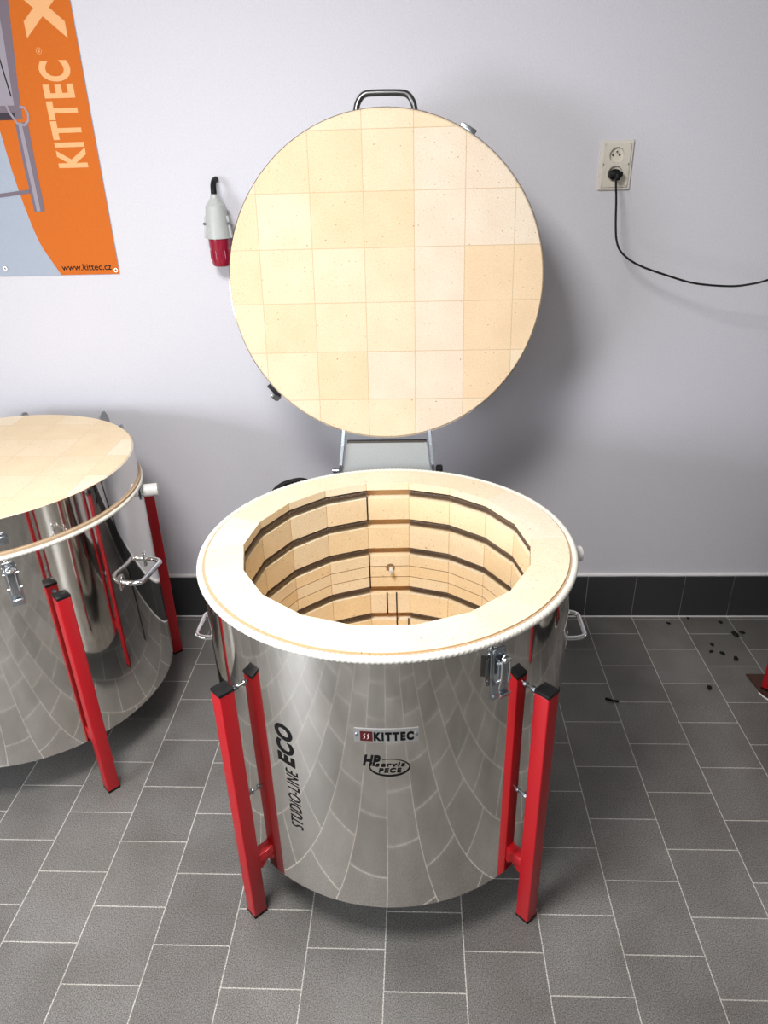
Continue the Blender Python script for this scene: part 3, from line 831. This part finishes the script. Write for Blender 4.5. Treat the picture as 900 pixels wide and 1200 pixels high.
# ------------------------------------------------------------------ industrial plug hanging on the wall
ip = empty('industrial_plug', (-.766, -.056, 1.475), 'grey and crimson industrial plug hanging on the wall beside the raised lid', 'plug')
bm = bmesh.new()
add_lathe(bm, [(0, .226), (.010, .226), (.013, .222), (.014, .214), (.020, .208), (.024, .200), (.032, .192), (.0335, .180), (.036, .160), (.0385, .130), (.040, .105), (.0415, .095), (.0415, .091), (.037, .090), (0, .090)], seg=40)
for s in (-1, 1):
    add_box(bm, (.012, .020, .070), TR(s * .0385, 0, .125, 0, 0, s * -.12), bevel=.004, seg=2)
housing = link('grey_housing', bm, M['plug_grey'], ip, smooth='auto')
for s in (-1, 1):
    bm = bmesh.new(); add_cyl(bm, .0045, .006, TR(s * .041, -.011, .137) @ FW, seg=10)
    link('housing_screw', bm, M['darksteel'], housing)
bm = bmesh.new()
add_lathe(bm, [(0, .092), (.0365, .092), (.0355, .060), (.0345, .058), (.0340, .030), (.0325, .012), (.028, .003), (.020, .000), (0, .004)], seg=40)
for k in range(14):
    a = 2 * PI * k / 14
    add_box(bm, (.0025, .004, .030), TR(.0345 * math.cos(a), .0345 * math.sin(a), .040, a), bevel=.0008, seg=1)
link('red_shroud', bm, M['plug_red'], ip, smooth='auto')
bm = bmesh.new(); add_tube(bm, catmull([(0, 0, .215), (0, .001, .235), (-.001, .010, .252), (-.002, .030, .264), (-.002, .0555, .268)], 8), .0095, seg=14)
link('cable', bm, M['rubber'], ip, smooth=True)

# ------------------------------------------------------------------ third kiln beyond the right edge, its leg on a brown board
bd = link('wooden_board', (lambda b: add_prism(b, [(-.047, .083), (.12, .083), (.12, -.060), (-.010, -.060), (-.035, -.020)], .0005, .0065))(bmesh.new()), M['brownplate'], at=(1.180, -.480, 0))
tag(bd, 'thin brown board lying under the red leg at the right edge', 'board')
K3 = K2.copy(); COL.objects.link(K3); K3.location = (1.180 + .3557, -.480 - .3557, .0065)
def copy_children(src, dst):
    for ch in [o for o in src.children]:
        c = ch.copy(); COL.objects.link(c); c.parent = dst; copy_children(ch, c)
copy_children(K2, K3)
K3['label'] = 'steel kiln mostly beyond the right edge, its red leg standing on a brown board'
bm = bmesh.new(); add_tube(bm, catmull([(-.042, -.020, .004), (-.030, -.050, .004), (-.010, -.068, .004), (.03, -.080, .004), (.09, -.075, .004), (.14, -.065, .004)], 8), .0028, seg=8)
tag(link('white_wire', bm, M['white_ceramic'], smooth=True, at=(1.180, -.480, 0)), 'thin white wire curling round the edge of the brown board', 'wire')

# ------------------------------------------------------------------ crumbs on the floor
crumbs = [(1.162, -.058, .010, 'black crumb of debris nearest the skirting, on the right'), (1.190, -.142, .016, 'largest black crumb, on the tile joint at the right'),
          (1.222, -.130, .011, 'black crumb just right of the largest crumb'), (1.073, -.211, .010, 'upper of the two left black crumbs on the right floor'),
          (1.054, -.255, .009, 'lower of the two left black crumbs on the right floor'), (1.093, -.266, .011, 'black crumb in the middle of the row of three'),
          (1.131, -.303, .013, 'black crumb nearest the brown board'), (.970, -.474, .012, 'lone black crumb in front of the others, left of the brown board'),
          (1.038, -.028, .008, 'small black crumb at the foot of the skirting tiles'), (.945, -.065, .009, 'leftmost black crumb close to the skirting')]
rg = random.Random(5)
for x, y, r, lab in crumbs:
    bm = bmesh.new(); bmesh.ops.create_icosphere(bm, subdivisions=2, radius=r)
    for v in bm.verts: v.co *= rg.uniform(.75, 1.2)
    bm.transform(Matrix.Rotation(rg.uniform(0, 6), 4, 'Z') @ Matrix.Diagonal((1.05, .7, .4, 1)))
    lo = min(v.co.z for v in bm.verts)
    for v in bm.verts: v.co.z -= lo
    tag(link('debris_crumb', bm, M['rubber'], smooth=True, at=(x, y, 0)), lab, 'crumb', 'black crumbs scattered on the right floor')
bm = bmesh.new(); add_tube(bm, catmull([(-.022, .010, .004), (-.010, .003, .005), (.004, -.003, .004), (.022, -.006, .004)], 6), .004, seg=8)
tag(link('debris_strip', bm, M['rubber'], smooth=True, at=(.598, -.545, 0)), 'short black strip lying on the floor right of the open kiln', 'strip')

# ------------------------------------------------------------------ camera
cd = bpy.data.cameras.new('camera'); cam = bpy.data.objects.new('camera', cd); COL.objects.link(cam)
Rr = ((0.998925, 0.03826, -0.026156), (-0.006142, -0.450098, -0.892958), (-0.045937, 0.892159, -0.449379))
C = (-.10531, -2.64018, 1.83200)
cam.matrix_world = Matrix(((Rr[0][0], -Rr[1][0], -Rr[2][0], C[0]), (Rr[0][1], -Rr[1][1], -Rr[2][1], C[1]), (Rr[0][2], -Rr[1][2], -Rr[2][2], C[2]), (0, 0, 0, 1)))
cd.sensor_fit = 'VERTICAL'; cd.sensor_height = 36; cd.lens = 855.904 * 36 / 1200; cd.clip_start = .05
bpy.context.scene.camera = cam

# ------------------------------------------------------------------ light
def area(name, loc, target, sx, sy, power, col):
    ld = bpy.data.lights.new(name, 'AREA'); ld.shape = 'RECTANGLE'; ld.size = sx; ld.size_y = sy; ld.energy = power; ld.color = col
    o = bpy.data.objects.new(name, ld); COL.objects.link(o); o.location = loc
    o.rotation_euler = (Vector(target) - Vector(loc)).to_track_quat('-Z', 'Y').to_euler()
    return o
area('ceiling_panel_light', (-.75, -2.05, 2.74), (-.7, -1.6, 0), .6, .6, 72, (1, .975, .95))
area('window_light', (-2.85, -3.0, 1.25), (-1.1, -2.1, 0), 1.6, 1.1, 125, (.90, .94, 1))
area('front_window_light', (-.8, -4.9, 2.1), (-.6, -1.5, .5), 1.6, 1.0, 22, (.95, .97, 1))
wd = bpy.data.worlds.new('room_air'); bpy.context.scene.world = wd; wd.use_nodes = True
wd.node_tree.nodes['Background'].inputs[0].default_value = (.8, .85, 1, 1); wd.node_tree.nodes['Background'].inputs[1].default_value = .3
sc = bpy.context.scene
sc.view_settings.view_transform = 'Standard'; sc.view_settings.look = 'None'; sc.view_settings.exposure = -0.07; sc.view_settings.gamma = 1.0
sc.cycles.max_bounces = 10; sc.cycles.glossy_bounces = 6; sc.cycles.diffuse_bounces = 5
sc.cycles.use_denoising = True
